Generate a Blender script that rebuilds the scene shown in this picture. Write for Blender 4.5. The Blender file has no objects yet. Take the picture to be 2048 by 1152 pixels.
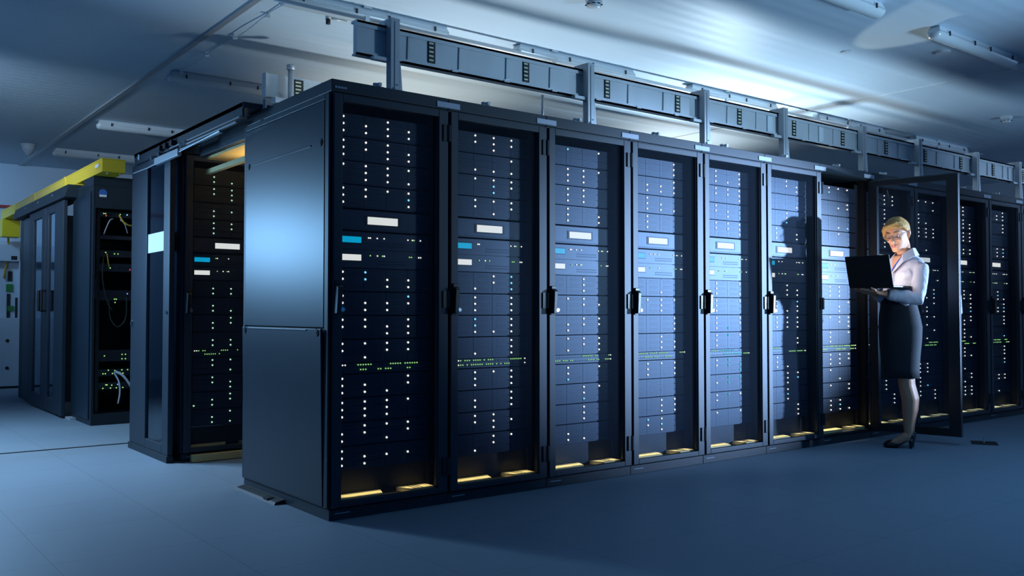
import bpy, bmesh, math, random
from mathutils import Vector, Matrix, Euler
D = bpy.data
SC = bpy.context.scene
COL = SC.collection
PI = math.pi
random.seed(7)

# ------------------------------------------------------------------ materials
def nodes(name):
    m = D.materials.new(name); m.use_nodes = True
    return m, m.node_tree.nodes, m.node_tree.links

def paint(name, col, rough=.5, metal=0., spec=.5, bump=0., bscale=60., coat=0., var=0.):
    m, n, l = nodes(name)
    b = n['Principled BSDF']
    b.inputs['Base Color'].default_value = (*col, 1)
    b.inputs['Roughness'].default_value = rough
    b.inputs['Metallic'].default_value = metal
    b.inputs['Specular IOR Level'].default_value = spec
    b.inputs['Coat Weight'].default_value = coat
    if bump or var:
        tc = n.new('ShaderNodeTexCoord'); t = n.new('ShaderNodeTexNoise')
        t.inputs['Scale'].default_value = bscale
        l.new(tc.outputs['Object'], t.inputs['Vector'])
        if bump:
            bp = n.new('ShaderNodeBump'); bp.inputs['Strength'].default_value = bump
            bp.inputs['Distance'].default_value = .01
            l.new(t.outputs['Fac'], bp.inputs['Height']); l.new(bp.outputs['Normal'], b.inputs['Normal'])
        if var:
            r = n.new('ShaderNodeMapRange')
            r.inputs['To Min'].default_value = 1 - var; r.inputs['To Max'].default_value = 1 + var
            l.new(t.outputs['Fac'], r.inputs['Value'])
            mx = n.new('ShaderNodeVectorMath'); mx.operation = 'SCALE'
            mx.inputs[0].default_value = col
            l.new(r.outputs['Result'], mx.inputs['Scale']); l.new(mx.outputs[0], b.inputs['Base Color'])
    return m

def glow(name, col, strength, sampled=False):
    m, n, l = nodes(name)
    b = n['Principled BSDF']
    b.inputs['Base Color'].default_value = (.05, .05, .05, 1)
    b.inputs['Emission Color'].default_value = (*col, 1)
    b.inputs['Emission Strength'].default_value = strength
    if not sampled: m.cycles.emission_sampling = 'NONE'
    return m

def glass(name, tint, gloss=.06, veil=0., veilcol=(.2, .25, .3)):
    m, n, l = nodes(name)
    n.remove(n['Principled BSDF'])
    out = n['Material Output']
    tr = n.new('ShaderNodeBsdfTransparent'); tr.inputs['Color'].default_value = (*tint, 1)
    gl = n.new('ShaderNodeBsdfGlossy'); gl.inputs['Roughness'].default_value = .08
    gl.inputs['Color'].default_value = (.8, .9, 1, 1)
    fr = n.new('ShaderNodeFresnel'); fr.inputs['IOR'].default_value = 1.25
    mul = n.new('ShaderNodeMath'); mul.operation = 'MULTIPLY'; mul.inputs[1].default_value = gloss / .04
    l.new(fr.outputs[0], mul.inputs[0])
    mx = n.new('ShaderNodeMixShader')
    l.new(mul.outputs[0], mx.inputs[0]); l.new(tr.outputs[0], mx.inputs[1]); l.new(gl.outputs[0], mx.inputs[2])
    last = mx
    if veil:
        df = n.new('ShaderNodeBsdfDiffuse'); df.inputs['Color'].default_value = (*veilcol, 1)
        m2 = n.new('ShaderNodeMixShader')
        tc = n.new('ShaderNodeTexCoord'); w = n.new('ShaderNodeTexWave')
        w.wave_type = 'BANDS'; w.bands_direction = 'X'; w.inputs['Scale'].default_value = 32.
        w.inputs['Distortion'].default_value = 0.
        l.new(tc.outputs['Object'], w.inputs['Vector'])
        r = n.new('ShaderNodeMapRange'); r.inputs['To Min'].default_value = veil * .75; r.inputs['To Max'].default_value = veil * 1.25
        l.new(w.outputs['Fac'], r.inputs['Value']); l.new(r.outputs[0], m2.inputs[0])
        l.new(mx.outputs[0], m2.inputs[1]); l.new(df.outputs[0], m2.inputs[2]); last = m2
    l.new(last.outputs[0], out.inputs['Surface'])
    return m

def floor_mat():
    m, n, l = nodes('floor_tiles')
    b = n['Principled BSDF']; b.inputs['Roughness'].default_value = .55
    b.inputs['Specular IOR Level'].default_value = .35
    tc = n.new('ShaderNodeTexCoord')
    br = n.new('ShaderNodeTexBrick'); br.offset = 0.; br.inputs['Scale'].default_value = 1.
    br.inputs['Brick Width'].default_value = .6; br.inputs['Row Height'].default_value = .6
    br.inputs['Mortar Size'].default_value = .0022; br.inputs['Mortar Smooth'].default_value = .2
    br.inputs['Color1'].default_value = (.23, .29, .35, 1); br.inputs['Color2'].default_value = (.222, .28, .34, 1)
    br.inputs['Mortar'].default_value = (.16, .2, .24, 1)
    l.new(tc.outputs['Object'], br.inputs['Vector'])
    no = n.new('ShaderNodeTexNoise'); no.inputs['Scale'].default_value = 130.; no.inputs['Detail'].default_value = 4
    l.new(tc.outputs['Object'], no.inputs['Vector'])
    mp = n.new('ShaderNodeMapRange'); mp.inputs['To Min'].default_value = .88; mp.inputs['To Max'].default_value = 1.12
    l.new(no.outputs['Fac'], mp.inputs['Value'])
    sc = n.new('ShaderNodeVectorMath'); sc.operation = 'SCALE'
    l.new(br.outputs['Color'], sc.inputs[0]); l.new(mp.outputs[0], sc.inputs['Scale'])
    l.new(sc.outputs[0], b.inputs['Base Color'])
    return m

def ceiling_mat():
    m, n, l = nodes('ceiling_panels')
    b = n['Principled BSDF']; b.inputs['Roughness'].default_value = .5
    b.inputs['Base Color'].default_value = (.46, .57, .67, 1)
    b.inputs['Specular IOR Level'].default_value = .4
    tc = n.new('ShaderNodeTexCoord')
    w = n.new('ShaderNodeTexWave'); w.bands_direction = 'Y'; w.inputs['Scale'].default_value = 2.6
    l.new(tc.outputs['Object'], w.inputs['Vector'])
    no = n.new('ShaderNodeTexNoise'); no.inputs['Scale'].default_value = 1.0
    mapn = n.new('ShaderNodeMapping'); mapn.inputs['Scale'].default_value = (.25, 9, 1)
    l.new(tc.outputs['Object'], mapn.inputs['Vector']); l.new(mapn.outputs[0], no.inputs['Vector'])
    ad = n.new('ShaderNodeMath'); ad.operation = 'ADD'
    l.new(w.outputs['Fac'], ad.inputs[0]); l.new(no.outputs['Fac'], ad.inputs[1])
    bp = n.new('ShaderNodeBump'); bp.inputs['Strength'].default_value = .12; bp.inputs['Distance'].default_value = .01
    l.new(ad.outputs[0], bp.inputs['Height']); l.new(bp.outputs['Normal'], b.inputs['Normal'])
    return m

M = dict(
    floor=floor_mat(), ceil=ceiling_mat(),
    wall=paint('wall_paint', (.62, .66, .7), .6, bump=.05),
    rack=paint('rack_black_paint', (.014, .025, .037), .5, spec=.45, bump=.03, bscale=400),
    panel=paint('rack_side_paint', (.010, .024, .040), .40, spec=.4, bump=.03, bscale=400),
    door=paint('door_dark_paint', (.016, .028, .044), .5, spec=.5),
    black=paint('black_plastic', (.008, .009, .011), .4),
    inner=paint('rack_interior', (.008, .010, .013), .6),
    drive=paint('drive_bezel', (.020, .028, .052), .46, spec=.5),
    bezel=paint('server_bezel', (.026, .034, .058), .44, spec=.6),
    slot=paint('dark_slot', (.012, .016, .028), .5, spec=.5),
    pane=glass('door_glass', (.88, .92, .96), 0., .05, (.12, .15, .20)),
    pane2=glass('aisle_door_glass', (.30, .38, .45), .07),
    clear=glass('clear_lens', (.9, .93, .97), .12),
    steel=paint('galvanised_steel', (.50, .54, .57), .42, .25, var=.22, bscale=3),
    post=paint('strut_steel', (.42, .45, .48), .42, .5),
    plate=paint('base_plate_cream', (.72, .55, .24), .5),
    white=paint('white_enamel', (.52, .58, .63), .45),
    lampw=paint('lamp_diffuser', (.46, .52, .56), .25, spec=.6),
    tag=paint('grey_label', (.42, .47, .56), .5),
    paper=paint('white_paper', (.9, .92, .93), .6),
    chrome=paint('chrome', (.75, .78, .8), .18, 1.),
    yellow=paint('yellow_plastic', (.85, .62, .02), .4),
    stripe=paint('pale_stripe', (.72, .74, .52), .5),
    hatch=paint('hatch_black', (.006, .012, .018), .5),
    red=paint('red_pipe', (.45, .05, .05), .5),
    bluesticker=paint('blue_sticker', (.05, .16, .5), .5),
    rubber=paint('black_rubber', (.012, .013, .015), .6),
    laptop=paint('laptop_shell', (.008, .010, .011), .45),
    skin=paint('skin', (.56, .28, .165), .5, spec=.35, var=.05, bscale=30),
    lips=paint('lips', (.5, .16, .15), .45),
    hair=paint('blonde_hair', (.42, .24, .08), .65, spec=.25, bump=.5, bscale=90, var=.35),
    shirt=paint('white_shirt', (.46, .45, .52), .75, bump=.35, bscale=22),
    skirt=paint('black_skirt', (.014, .019, .024), .8, bump=.1, bscale=120),
    shoe=paint('black_patent', (.008, .009, .012), .15, spec=.6),
    ribbon=paint('blue_ribbon', (.02, .08, .4), .5),
    frameg=paint('glasses_frame', (.1, .1, .12), .3),
    eye=paint('eye_white', (.7, .7, .7), .3),
    cablew=paint('white_cable', (.8, .82, .85), .5),
    cableb=paint('dark_cable', (.03, .05, .035), .5),
    cabley=paint('yellow_cable', (.6, .38, .03), .5),
    green=paint('green_terminal', (.03, .2, .05), .5),
    ledw=glow('led_warm_white', (1., .93, .80), 1.5),
    ledc=glow('led_cyan', (.25, .75, 1.), 1.4),
    ledg=glow('led_green', (.45, .95, .25), .9),
    ledt=glow('led_teal', (.05, .75, .6), 1.0),
    ledb=glow('led_blue', (.12, .3, 1.), 1.6),
    ledr=glow('led_red', (1., .1, .16), .8),
    ledp=glow('led_pale_green', (.62, 1., .62), 1.1),
    ledd=glow('led_idle_blue', (.02, .05, .3), .25),
    dispw=glow('display_white', (1., .96, .86), .95),
    dispb=glow('display_blue', (.0, .48, .78), .8),
    screen=glow('laptop_screen', (1., .90, .88), 11., True),
)

# ------------------------------------------------------------------ mesh helpers
class MB:
    def __init__(s): s.v = []; s.f = []; s.mi = []; s.k = 0
    def add(s, vs, fs):
        o = len(s.v); s.v += [tuple(p) for p in vs]
        s.f += [tuple(i + o for i in f) for f in fs]; s.mi += [s.k] * len(fs)
        return s
    def box(s, x0, x1, y0, y1, z0, z1):
        v = [(x0,y0,z0),(x1,y0,z0),(x1,y1,z0),(x0,y1,z0),(x0,y0,z1),(x1,y0,z1),(x1,y1,z1),(x0,y1,z1)]
        return s.add(v, [(0,3,2,1),(4,5,6,7),(0,1,5,4),(1,2,6,5),(2,3,7,6),(3,0,4,7)])
    def hexa(s, v):
        return s.add(v, [(0,3,2,1),(4,5,6,7),(0,1,5,4),(1,2,6,5),(2,3,7,6),(3,0,4,7)])
    def rings(s, rings, closed=True, cap=True):
        n = len(rings[0]); vs = [p for r in rings for p in r]; fs = []
        for i in range(len(rings) - 1):
            for j in range(n if closed else n - 1):
                a = i*n + j; b = i*n + (j+1) % n
                fs.append((a, b, b + n, a + n))
        if cap:
            fs.append(tuple(reversed(range(n)))); fs.append(tuple((len(rings)-1)*n + j for j in range(n)))
        return s.add(vs, fs)
    def tube(s, pts, rad, n=10, cap=True, flat=1.):
        pts = [Vector(p) for p in pts]
        if not hasattr(rad, '__len__'): rad = [rad] * len(pts)
        rs = []; prev = None
        for i, p in enumerate(pts):
            t = (pts[min(i+1, len(pts)-1)] - pts[max(i-1, 0)]).normalized()
            if prev is None:
                a = Vector((0,0,1)) if abs(t.z) < .9 else Vector((1,0,0))
                u = t.cross(a).normalized()
            else:
                u = (prev - t * prev.dot(t)).normalized()
            w = t.cross(u); prev = u
            rs.append([p + (u*math.cos(2*PI*k/n) + w*flat*math.sin(2*PI*k/n)) * rad[i] for k in range(n)])
        return s.rings(rs, True, cap)
    def cyl(s, c, axis, r, h, n=16, r2=None):
        c = Vector(c); a = Vector(axis).normalized()
        return s.tube([c, c + a*h], [r, r if r2 is None else r2], n)
    def mesh(s, name, mats, smooth=False):
        me = D.meshes.new(name); me.from_pydata(s.v, [], s.f)
        for m in (mats if isinstance(mats, (list, tuple)) else [mats]): me.materials.append(m)
        for p, i in zip(me.polygons, s.mi): p.material_index = i
        if smooth:
            for p in me.polygons: p.use_smooth = True
        me.update(); return me
    def build(s, name, mats, parent=None, loc=(0,0,0), rot=(0,0,0), smooth=False, bevel=0.):
        return put(name, s.mesh(name, mats, smooth), parent, loc, rot, bevel)

def put(name, me, parent=None, loc=(0,0,0), rot=(0,0,0), bevel=0.):
    o = D.objects.new(name, me); COL.objects.link(o)
    o.location = loc; o.rotation_euler = rot
    if parent is not None: o.parent = parent
    if bevel:
        b = o.modifiers.new('bevel', 'BEVEL'); b.width = bevel; b.segments = 2; b.limit_method = 'ANGLE'
    return o

def tag(o, label, cat, group=None, kind=None):
    o['label'] = label; o['category'] = cat
    if group: o['group'] = group
    if kind: o['kind'] = kind
    return o

def thing(name, loc, label, cat, group=None, rotz=0.):
    o = D.objects.new(name, None); COL.objects.link(o)
    o.empty_display_size = .1
    o.location = loc; o.rotation_euler = (0, 0, rotz)
    return tag(o, label, cat, group)

def struct(name, mb, m, bevel=0.):
    o = mb.build(name, m, bevel=bevel); o['kind'] = 'structure'; return o

def copy_tree(o, parent=None):
    c = o.copy(); COL.objects.link(c)
    if parent is not None: c.parent = parent
    for ch in list(o.children): copy_tree(ch, c)
    return c

# ------------------------------------------------------------------ camera
cam = D.cameras.new('camera'); camo = D.objects.new('camera', cam); COL.objects.link(camo)
cam.sensor_width = 36.; cam.lens = 36. * 1811. / 2048.; cam.clip_end = 100
pitch = math.atan(50. / 1811.)
camo.location = (-1.9805, -3.9725, .995)
camo.rotation_euler = (PI/2 + pitch, 0, -math.radians(37.85))
SC.camera = camo

# ------------------------------------------------------------------ room
CZ = 3.05
struct('floor', MB().box(-6, 13.2, -8, 10.2, -.1, 0), M['floor'])
struct('ceiling', MB().box(-6, 13.2, -8, 10.2, CZ, CZ + .1), M['ceil'])
struct('wall_back', MB().box(-6, 13.2, 10.1, 10.2, 0, CZ), M['wall'])
wr = MB().box(12.8, 12.9, -8, 10.1, 0, CZ)
struct('wall_right', wr, M['wall'])
# ceiling panel joints and the floor edge
j = MB().box(.285, .325, -8, 10.1, CZ - .012, CZ + .01)
struct('trim_1', j, M['post'])
j = MB().box(5.98, 6.005, -8, 10.1, CZ - .006, CZ + .01)
struct('trim_2', j, M['white'])
j = MB().box(-6, .0, 3.30, 3.325, -.01, .004)
struct('trim_3', j, M['rubber'])
j = MB().box(-6, .6, 10.06, 10.1, 2.44, 2.475)
tag(j.build('fire_pipe', M['red']), 'thin dark red pipe along the pale back wall', 'pipe')
c = MB()
c.tube([(.47, y, CZ - .02 - .012*math.sin(y*6)) for y in [1.3 + .1*k for k in range(30)]], .005, 6)
for y in (1.9, 2.5, 3.1, 3.7): c.box(.455, .485, y, y + .02, CZ - .035, CZ)
tag(c.build('ceiling_cable', M['white']), 'thin pale cable clipped along the ceiling above the aisle', 'cable')

# ------------------------------------------------------------------ rack prototype
W = .677; H = 2.13; DP = 1.07
NAMES = ['the corner rack nearest the camera', 'the second rack from the near corner', 'the third rack from the near corner',
         'the fourth rack from the near corner', 'the fifth rack from the near corner', 'the sixth rack with the shadow',
         'the open rack', 'the rack directly behind the woman', 'the second rack beyond the woman',
         'the rack just past the open door', 'the second rack past the open door', 'the rack at the right picture edge']
RL = ['tall black server rack at the near corner of the row, blank side panel showing',
      'black glass-fronted server rack, second from the near corner',
      'black glass-fronted server rack, third from the near corner',
      'brightly lit black server rack, fourth from the near corner',
      'server rack with teal lights low down, fifth from the near corner',
      'server rack in the long row with the shadow of the woman on its door',
      'server rack standing open, its glass door swung out beside the woman',
      'dark server rack directly behind the woman',
      'dark server rack seen through the open door, second beyond the woman',
      'dark server rack just right of the open door edge',
      'dark server rack, last but one at the right edge of the picture',
      'dark server rack cut by the right edge of the picture']

def rack_body_mesh():
    b = MB()
    b.box(0, .018, .03, DP, .06, H - .065)             # left skin
    b.box(W - .022, W - .004, .03, DP, .06, H - .065)  # right skin
    b.box(.018, W - .022, DP - .02, DP, .22, H - .065) # back
    b.box(.018, W - .022, .0, DP, .06, .075)           # bottom
    return b
me_body = rack_body_mesh().mesh('cabinet_body', M['inner'])
me_top = MB().box(.0, W - .002, -.004, DP, H - .06, H).box(0, W - .004, .004, DP, H - .067, H - .06).mesh('top_cover', M['rack'])
me_pl = MB().box(0, W - .003, .0, DP, 0, .052).box(.0, W - .003, .012, DP, .052, .06).mesh('plinth', M['rack'])
def rails():
    b = MB()
    for x0, x1 in ((.02, .084), (.607, W - .024)):
        b.box(x0, x1, .082, .10, .1, 2.03)
    return b
me_rail = rails().mesh('mounting_rail', M['inner'])
def bplate():
    b = MB()
    b.hexa([(.045,.014,.078),(.30,.014,.078),(.335,.104,.078),(.045,.104,.078),(.045,.014,.098),(.30,.014,.098),(.335,.104,.098),(.045,.104,.098)])
    return b
me_blank = MB().box(.02, W - .024, .106, .118, .076, .214).mesh('blanking_panel', M['inner'])
me_bp1 = bplate().mesh('base_plate', M['plate'])
b = MB()
b.hexa([(.47,.014,.078),(.605,.014,.078),(.605,.104,.078),(.43,.104,.078),(.47,.014,.098),(.605,.014,.098),(.605,.104,.098),(.43,.104,.098)])
b.k = 1
for k in range(3): b.box(.49 + .022*k, .493 + .022*k, .014, .1, .098, .1)
me_bp2 = b.mesh('base_plate', [M['plate'], M['inner']])
def door_mesh():      # local: hinge side at x=W, z from 0.058, origin rack corner
    b = MB(); z0, z1 = .062, H - .072
    b.box(.006, .052, -.022, .012, z0, z1); b.box(.607, W - .012, -.022, .012, z0, z1)
    b.box(.052, .607, -.022, .012, z0, .092); b.box(.052, .607, -.022, .012, 2.022, z1)
    # inner lip round the glass
    b.box(.052, .058, -.012, .012, .10, 2.022); b.box(.601, .607, -.012, .012, .10, 2.022)
    return b
me_door = door_mesh().mesh('door', M['door'])
me_pane = MB().box(.057, .602, .0, .004, .10, 2.024).mesh('glass_pane', M['pane'])
def handle_mesh():
    b = MB()
    b.hexa([(.004,-.036,.985),(.036,-.036,.985),(.036,-.02,.985),(.004,-.02,.985),(.012,-.036,1.15),(.048,-.036,1.15),(.048,-.02,1.15),(.012,-.02,1.15)])
    b.hexa([(.006,-.062,.992),(.030,-.062,.992),(.034,-.036,.992),(.004,-.036,.992),(.012,-.062,1.12),(.038,-.062,1.12),(.042,-.036,1.135),(.010,-.036,1.135)])
    return b
me_handle = handle_mesh().mesh('handle', M['black'])
me_lock = MB().cyl((.036, -.05, 1.012), (0,-1,0), .010, .014, 12).box(.030, .040, -.05, -.036, 1.0, 1.028).mesh('lock', M['chrome'])
def hinge_mesh():
    b = MB()
    b.box(W - .046, W - .026, -.030, -.022, 0, .088)
    b.cyl((W - .012, -.026, 0), (0,0,1), .011, .088, 10)
    b.box(W - .022, W + .0, -.030, -.012, .004, .084)
    return b
me_hinge = hinge_mesh().mesh('hinge', M['black'])
me_lab = MB().box(-.072, .072, -.0085, -.0042, 2.078, 2.107).mesh('row_label', M['tag'])
me_eye = MB().box(.24, .30, .02, .08, H, H + .008).cyl((.27,.05,H), (0,0,1), .014, .028, 10).box(.262,.278,.0,.05,H+.006,H+.022).mesh('eye_bolt', M['steel'])
me_cut = MB().box(.03, .11, -.002, .002, .030, .034).mesh('plinth_slot', M['tag'])

def make_rack(loc, label, door=True, lab=True, group='server racks in the long row'):
    r = thing('server_rack', loc, label, 'server rack', group)
    put('cabinet_body', me_body, r); put('top_cover', me_top, r, bevel=.003)
    put('plinth', me_pl, r, bevel=.002)
    for i, (x0, x1) in enumerate(((0, 0), (1, 1))): pass
    put('mounting_rails', me_rail, r)
    put('base_plate', me_bp1, r); put('base_plate', me_bp2, r)
    put('blanking_panel', me_blank, r)
    d = None
    if door:
        d = put('door', me_door, r, bevel=.003)
        put('glass_pane', me_pane, d)
        h = put('handle', me_handle, d, bevel=.003)
        h2 = put('lock', me_lock, d)
        h2['label'] = 'small chrome lock barrel'
        for z in (1.895, 1.022, .155): put('hinge', me_hinge, d, (0, 0, z))
    put('eye_bolt', me_eye, r)
    put('plinth_slot', me_cut, r)
    return r, d

# ------------------------------------------------------------------ equipment
EX0, EX1 = .088, .602
EYF = .07
def led_mesh(name, m, r=.0062):
    bm = bmesh.new(); bmesh.ops.create_icosphere(bm, subdivisions=1, radius=r)
    me = D.meshes.new(name); bm.to_mesh(me); bm.free(); me.materials.append(m)
    for p in me.polygons: p.use_smooth = True
    return me
LED = {k: led_mesh('indicator_light', M[v]) for k, v in dict(w='ledw', c='ledc', g='ledg', t='ledt', b='ledb', r='ledr', d='ledd', p='ledp').items()}
LEDS = {k: led_mesh('indicator_light', M[v], .0042) for k, v in dict(w='ledw', c='ledc', g='ledg', t='ledt', b='ledb', r='ledr', d='ledd', p='ledp').items()}
SH = .1187
def shelf_mesh():
    b = MB(); b.k = 0
    b.box(EX0, EX1, .005, .62, .003, SH - .003)
    b.k = 1
    cw = (EX1 - EX0) / 4
    for r in range(3):
        for c in range(4):
            x0 = EX0 + cw*c; z0 = SH - .036*(r+1) - .003
            b.box(x0 + .0012, x0 + cw - .0012, .0, .012, z0 + .0015, z0 + .0335)
            b.k = 2; b.box(x0 + .03, x0 + cw - .02, -.001, .0, z0 + .010, z0 + .014)
            b.box(x0 + .03, x0 + cw - .02, -.001, .0, z0 + .021, z0 + .025); b.k = 1
    return b
me_shelf = shelf_mesh().mesh('chassis', [M['drive'], M['drive'], M['slot']])
LX = [.100, .226, .352, .477]
LZ = [SH - .021, SH - .056, SH - .091]
def led_at(parent, key, x, z, small=False, y=-.003):
    o = put('indicator_light', (LEDS if small else LED)[key], parent, (x, y, z)); return o
COLN = {'c': 'cyan light', 'g': 'green light', 't': 'teal light', 'b': 'blue light', 'r': 'red light', 'd': 'dim blue idle light', 'p': 'pale green light'}
def shelf(loc, pat, label, group):
    t = thing('disk_shelf', loc, label, 'disk shelf', group)
    put('chassis', me_shelf, t)
    for c in range(4):
        for r in range(3):
            k = pat[c][r]
            if k == '0': continue
            k = 'w' if k == '1' else k
            o = led_at(t, k, LX[c], LZ[r])
            if k in COLN: o['label'] = COLN[k]
    return t

def ctrl_mesh(h, wide):
    b = MB(); b.box(EX0, EX1, .008, .6, .002, h - .002)
    b.box(EX0 + .002, EX1 - .002, 0, .008, .004, h - .004)
    b.k = 1
    if wide:
        b.box(.224, .427, -.002, .0, h/2 - .026, h/2 + .026)
        b.box(.11, .5, -.001, 0, .008, .012)
    else:
        b.box(.090, .208, -.002, 0, h - .062, h - .022)
        b.box(.30, .46, -.001, 0, .02, .026); b.box(.30, .46, -.001, 0, .034, .040)
    return b
HW, HB, HC = .105, .092, .095
me_cw = ctrl_mesh(HW, True).mesh('chassis', [M['bezel'], M['slot']])
me_cb = ctrl_mesh(HB, False).mesh('chassis', [M['bezel'], M['slot']])
me_cc = ctrl_mesh(HC, False).mesh('chassis', [M['bezel'], M['slot']])
me_dw = MB().box(.238, .411, -.006, 0, HW/2 - .019, HW/2 + .019).mesh('display', M['dispw'])
me_db = MB().box(.096, .201, -.006, 0, HB - .057, HB - .027).mesh('display', M['dispb'])
me_dc = MB().box(.096, .201, -.006, 0, HC - .057, HC - .027).mesh('display', M['dispw'])
def ctrl(loc, me, disp, h, leds, label, group, dl):
    t = thing('storage_controller', loc, label, 'server', group)
    put('chassis', me, t); o = put('display', disp, t); o['label'] = dl
    for x, k in leds:
        o = led_at(t, k, x + .012, h - .030, True)
        if k in COLN: o['label'] = COLN[k]
    return t
def sw_mesh():
    b = MB(); b.box(EX0, EX1, .008, .5, .001, .050); b.box(EX0 + .002, EX1 - .002, 0, .008, .002, .049)
    b.k = 1
    for r in range(2):
        for c in range(24):
            x = .098 + .0203*c; b.box(x, x + .013, -.001, 0, .008 + .022*r, .020 + .022*r)
    return b
me_sw = sw_mesh().mesh('chassis', [M['bezel'], M['slot']])
def switch(loc, leds, label, group):
    t = thing('network_switch', loc, label, 'network switch', group)
    put('chassis', me_sw, t)
    for x, z, k in leds:
        o = led_at(t, k, x, z, True)
        if k in COLN and k != 'g': o['label'] = COLN[k]
    return t

P1 = [['111','011','111','011'], ['111','110','111','011'], ['100','111','111','101'], ['111','110','100','1c1'],
      ['110','cc0','011','011'], ['111','011','011','c10'], ['110','110','011','111'], ['110','101','110','110'],
      ['111','011','001','110'], ['111','111','111','100'], ['011','110','101','110'], ['111','011','010','010']]
P2 = [['011','110','111','110'], ['111','001','001','101'], ['100','100','1cc','110'], ['110','110','101','110'],
      ['100','001','110','ccc'], ['000','111','000','111'], ['000','cc1','001','111'], ['000','001','000','111'],
      ['000','111','100','111'], ['000','011','000','111'], ['000','110','111','010'], ['101','001','110','100']]
P5 = [['000','111','001','111'], ['000','110','110','111'], ['000','110','011','0cc'], ['000','110','110','111'],
      ['000','111','000','101'], ['000','111','000','100'], ['000','111','00t','110'], ['000','111','t00','100'],
      ['000','110','tt0','0tt'], ['000','010','tt0','t00'], ['000','110','t00','100'], ['000','100','000','100']]
def rand_pat(rng, dens):
    out = []
    for g in range(12):
        q = []
        for c in range(4):
            a = ''
            run = rng.random() < dens
            for r in range(3):
                if rng.random() < .22: run = not run
                a += ('c' if rng.random() < .06 else '1') if run else '0'
            q.append(a)
        out.append(q)
    return out
SZ = [1.993 - SH*k for k in range(4)]
SZ2 = [1.22 - SH*k for k in range(4)]
SZ3 = [.692 - SH*k for k in range(4)]
ORD = ['topmost', 'second', 'third', 'fourth']
def led_row(rng, n, p, x0, dx):
    return [(x0 + dx*i, 'w') for i in range(n) if rng.random() < p]
def fill_rack(loc, idx, pats, name, rowgreen=False, door_hides=False):
    x, y, z = loc; rng = random.Random(100 + idx)
    base = y + EYF
    gs = 'disk shelves in ' + name; lay = []
    for i, top in enumerate(SZ): lay.append((top, ORD[i] + ' of the upper four', i))
    for i, top in enumerate(SZ2): lay.append((top, ORD[i] + ' of the middle four', 4 + i))
    for i, top in enumerate(SZ3): lay.append((top, ORD[i] + ' of the bottom four', 8 + i))
    for top, w, i in lay:
        p = pats[i]
        if rowgreen: p = [''.join(('p' if ch != '0' else '0') for ch in s) for s in p]
        shelf((x, base, top - SH), p, 'disk shelf, ' + w + ' in ' + name, gs)
    gc = 'servers in ' + name
    G = 'g' if rowgreen else 'w'
    ctrl((x, base, 1.513 - HW), me_cw, me_dw, HW, [], 'server with a wide white display in ' + name, gc, 'lit white display')
    lb = [(.232, G), (.242, 'w'), (.281, 'w'), (.321, 'w'), (.462, 'w'), (.489, 'w'), (.499, 'g'), (.538, 'w')]
    lc = [(.242, 'g'), (.283, 'w'), (.312, 'g'), (.322, 'w'), (.472, 'g'), (.484, 'g'), (.528, 'w'), (.540, 'w')]
    if idx: lb = [q for q in lb if rng.random() < .85]; lc = [q for q in lc if rng.random() < .85]
    ctrl((x, base, 1.403 - HB), me_cb, me_db, HB, lb, 'server with a turquoise display in ' + name, gc, 'lit turquoise display')
    ctrl((x, base, 1.310 - HC + .004), me_cc, me_dc, HC, lc, 'server with a short white display in ' + name, gc, 'lit white display')
    sl = []
    for r, zz in ((0, .043), (1, .019)):
        k = 0
        while k < 34:
            run = rng.randint(1, 6)
            if rng.random() < .55:
                for q in range(run):
                    kk = k + q
                    if kk < 34:
                        xx = .102 + .0143*kk
                        key = 'w' if (kk < 2 or kk > 32) else 'g'
                        if idx == 4 and 12 <= kk <= 27: key = 't'
                        sl.append((xx, zz, key))
            k += run + 1
    switch((x, base, .692 + .002), sl, 'network switch with rows of tiny green lights in ' + name, 'network switches in the racks')

racks = []
LORD = ['first', 'second', 'third', 'fourth', 'fifth', 'sixth', 'seventh', 'eighth', 'ninth', 'tenth', 'eleventh', 'twelfth']
for k in range(11):
    q = put('rack_label', me_lab, None, (W*(k + 1), 0, 0))
    tag(q, 'grey label strip over the joint of the %s and %s racks from the corner' % (LORD[k], LORD[k+1]), 'label', 'label strips on the rack tops')
for k in range(12):
    r, d = make_rack((W*k, 0, 0), RL[k])
    racks.append((r, d))
    if k == 0: pats = P1
    elif k == 1: pats = P2
    elif k == 4: pats = P5
    else: pats = rand_pat(random.Random(40 + k), .68 if k in (6, 7, 8, 9, 10) else .62)
    if k == 7: pats = [['000'] + q[1:] for q in pats]
    fill_rack((W*k, 0, 0), k, pats, NAMES[k])
# the open door of the seventh rack swings about its right-hand hinge
d7 = racks[6][1]
ang = math.radians(102)
Rm = Matrix.Translation((W, 0, 0)) @ Matrix.Rotation(ang, 4, 'Z') @ Matrix.Translation((-W, 0, 0))
d7.matrix_local = Rm
b = MB(); b.box(.004, .088, .012, .034, .07, H - .08); b.box(.602, W - .014, .012, .034, .07, H - .08)
b.box(.088, .602, .012, .034, .07, .125); b.box(.088, .602, .012, .034, 2.005, H - .08)
b.build('inner_frame', M['black'], d7, bevel=.003)
# cable earth strap hanging at the top of the open door
c = MB(); c.tube([(W - .02 + .11*math.sin(t), -.04 - .12*t/3, 1.98 - .10*math.sin(t*1.0)) for t in [i*.3 for i in range(11)]], .006, 6)
c.build('earth_cable', M['cableb'], racks[6][0], smooth=True)

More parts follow.
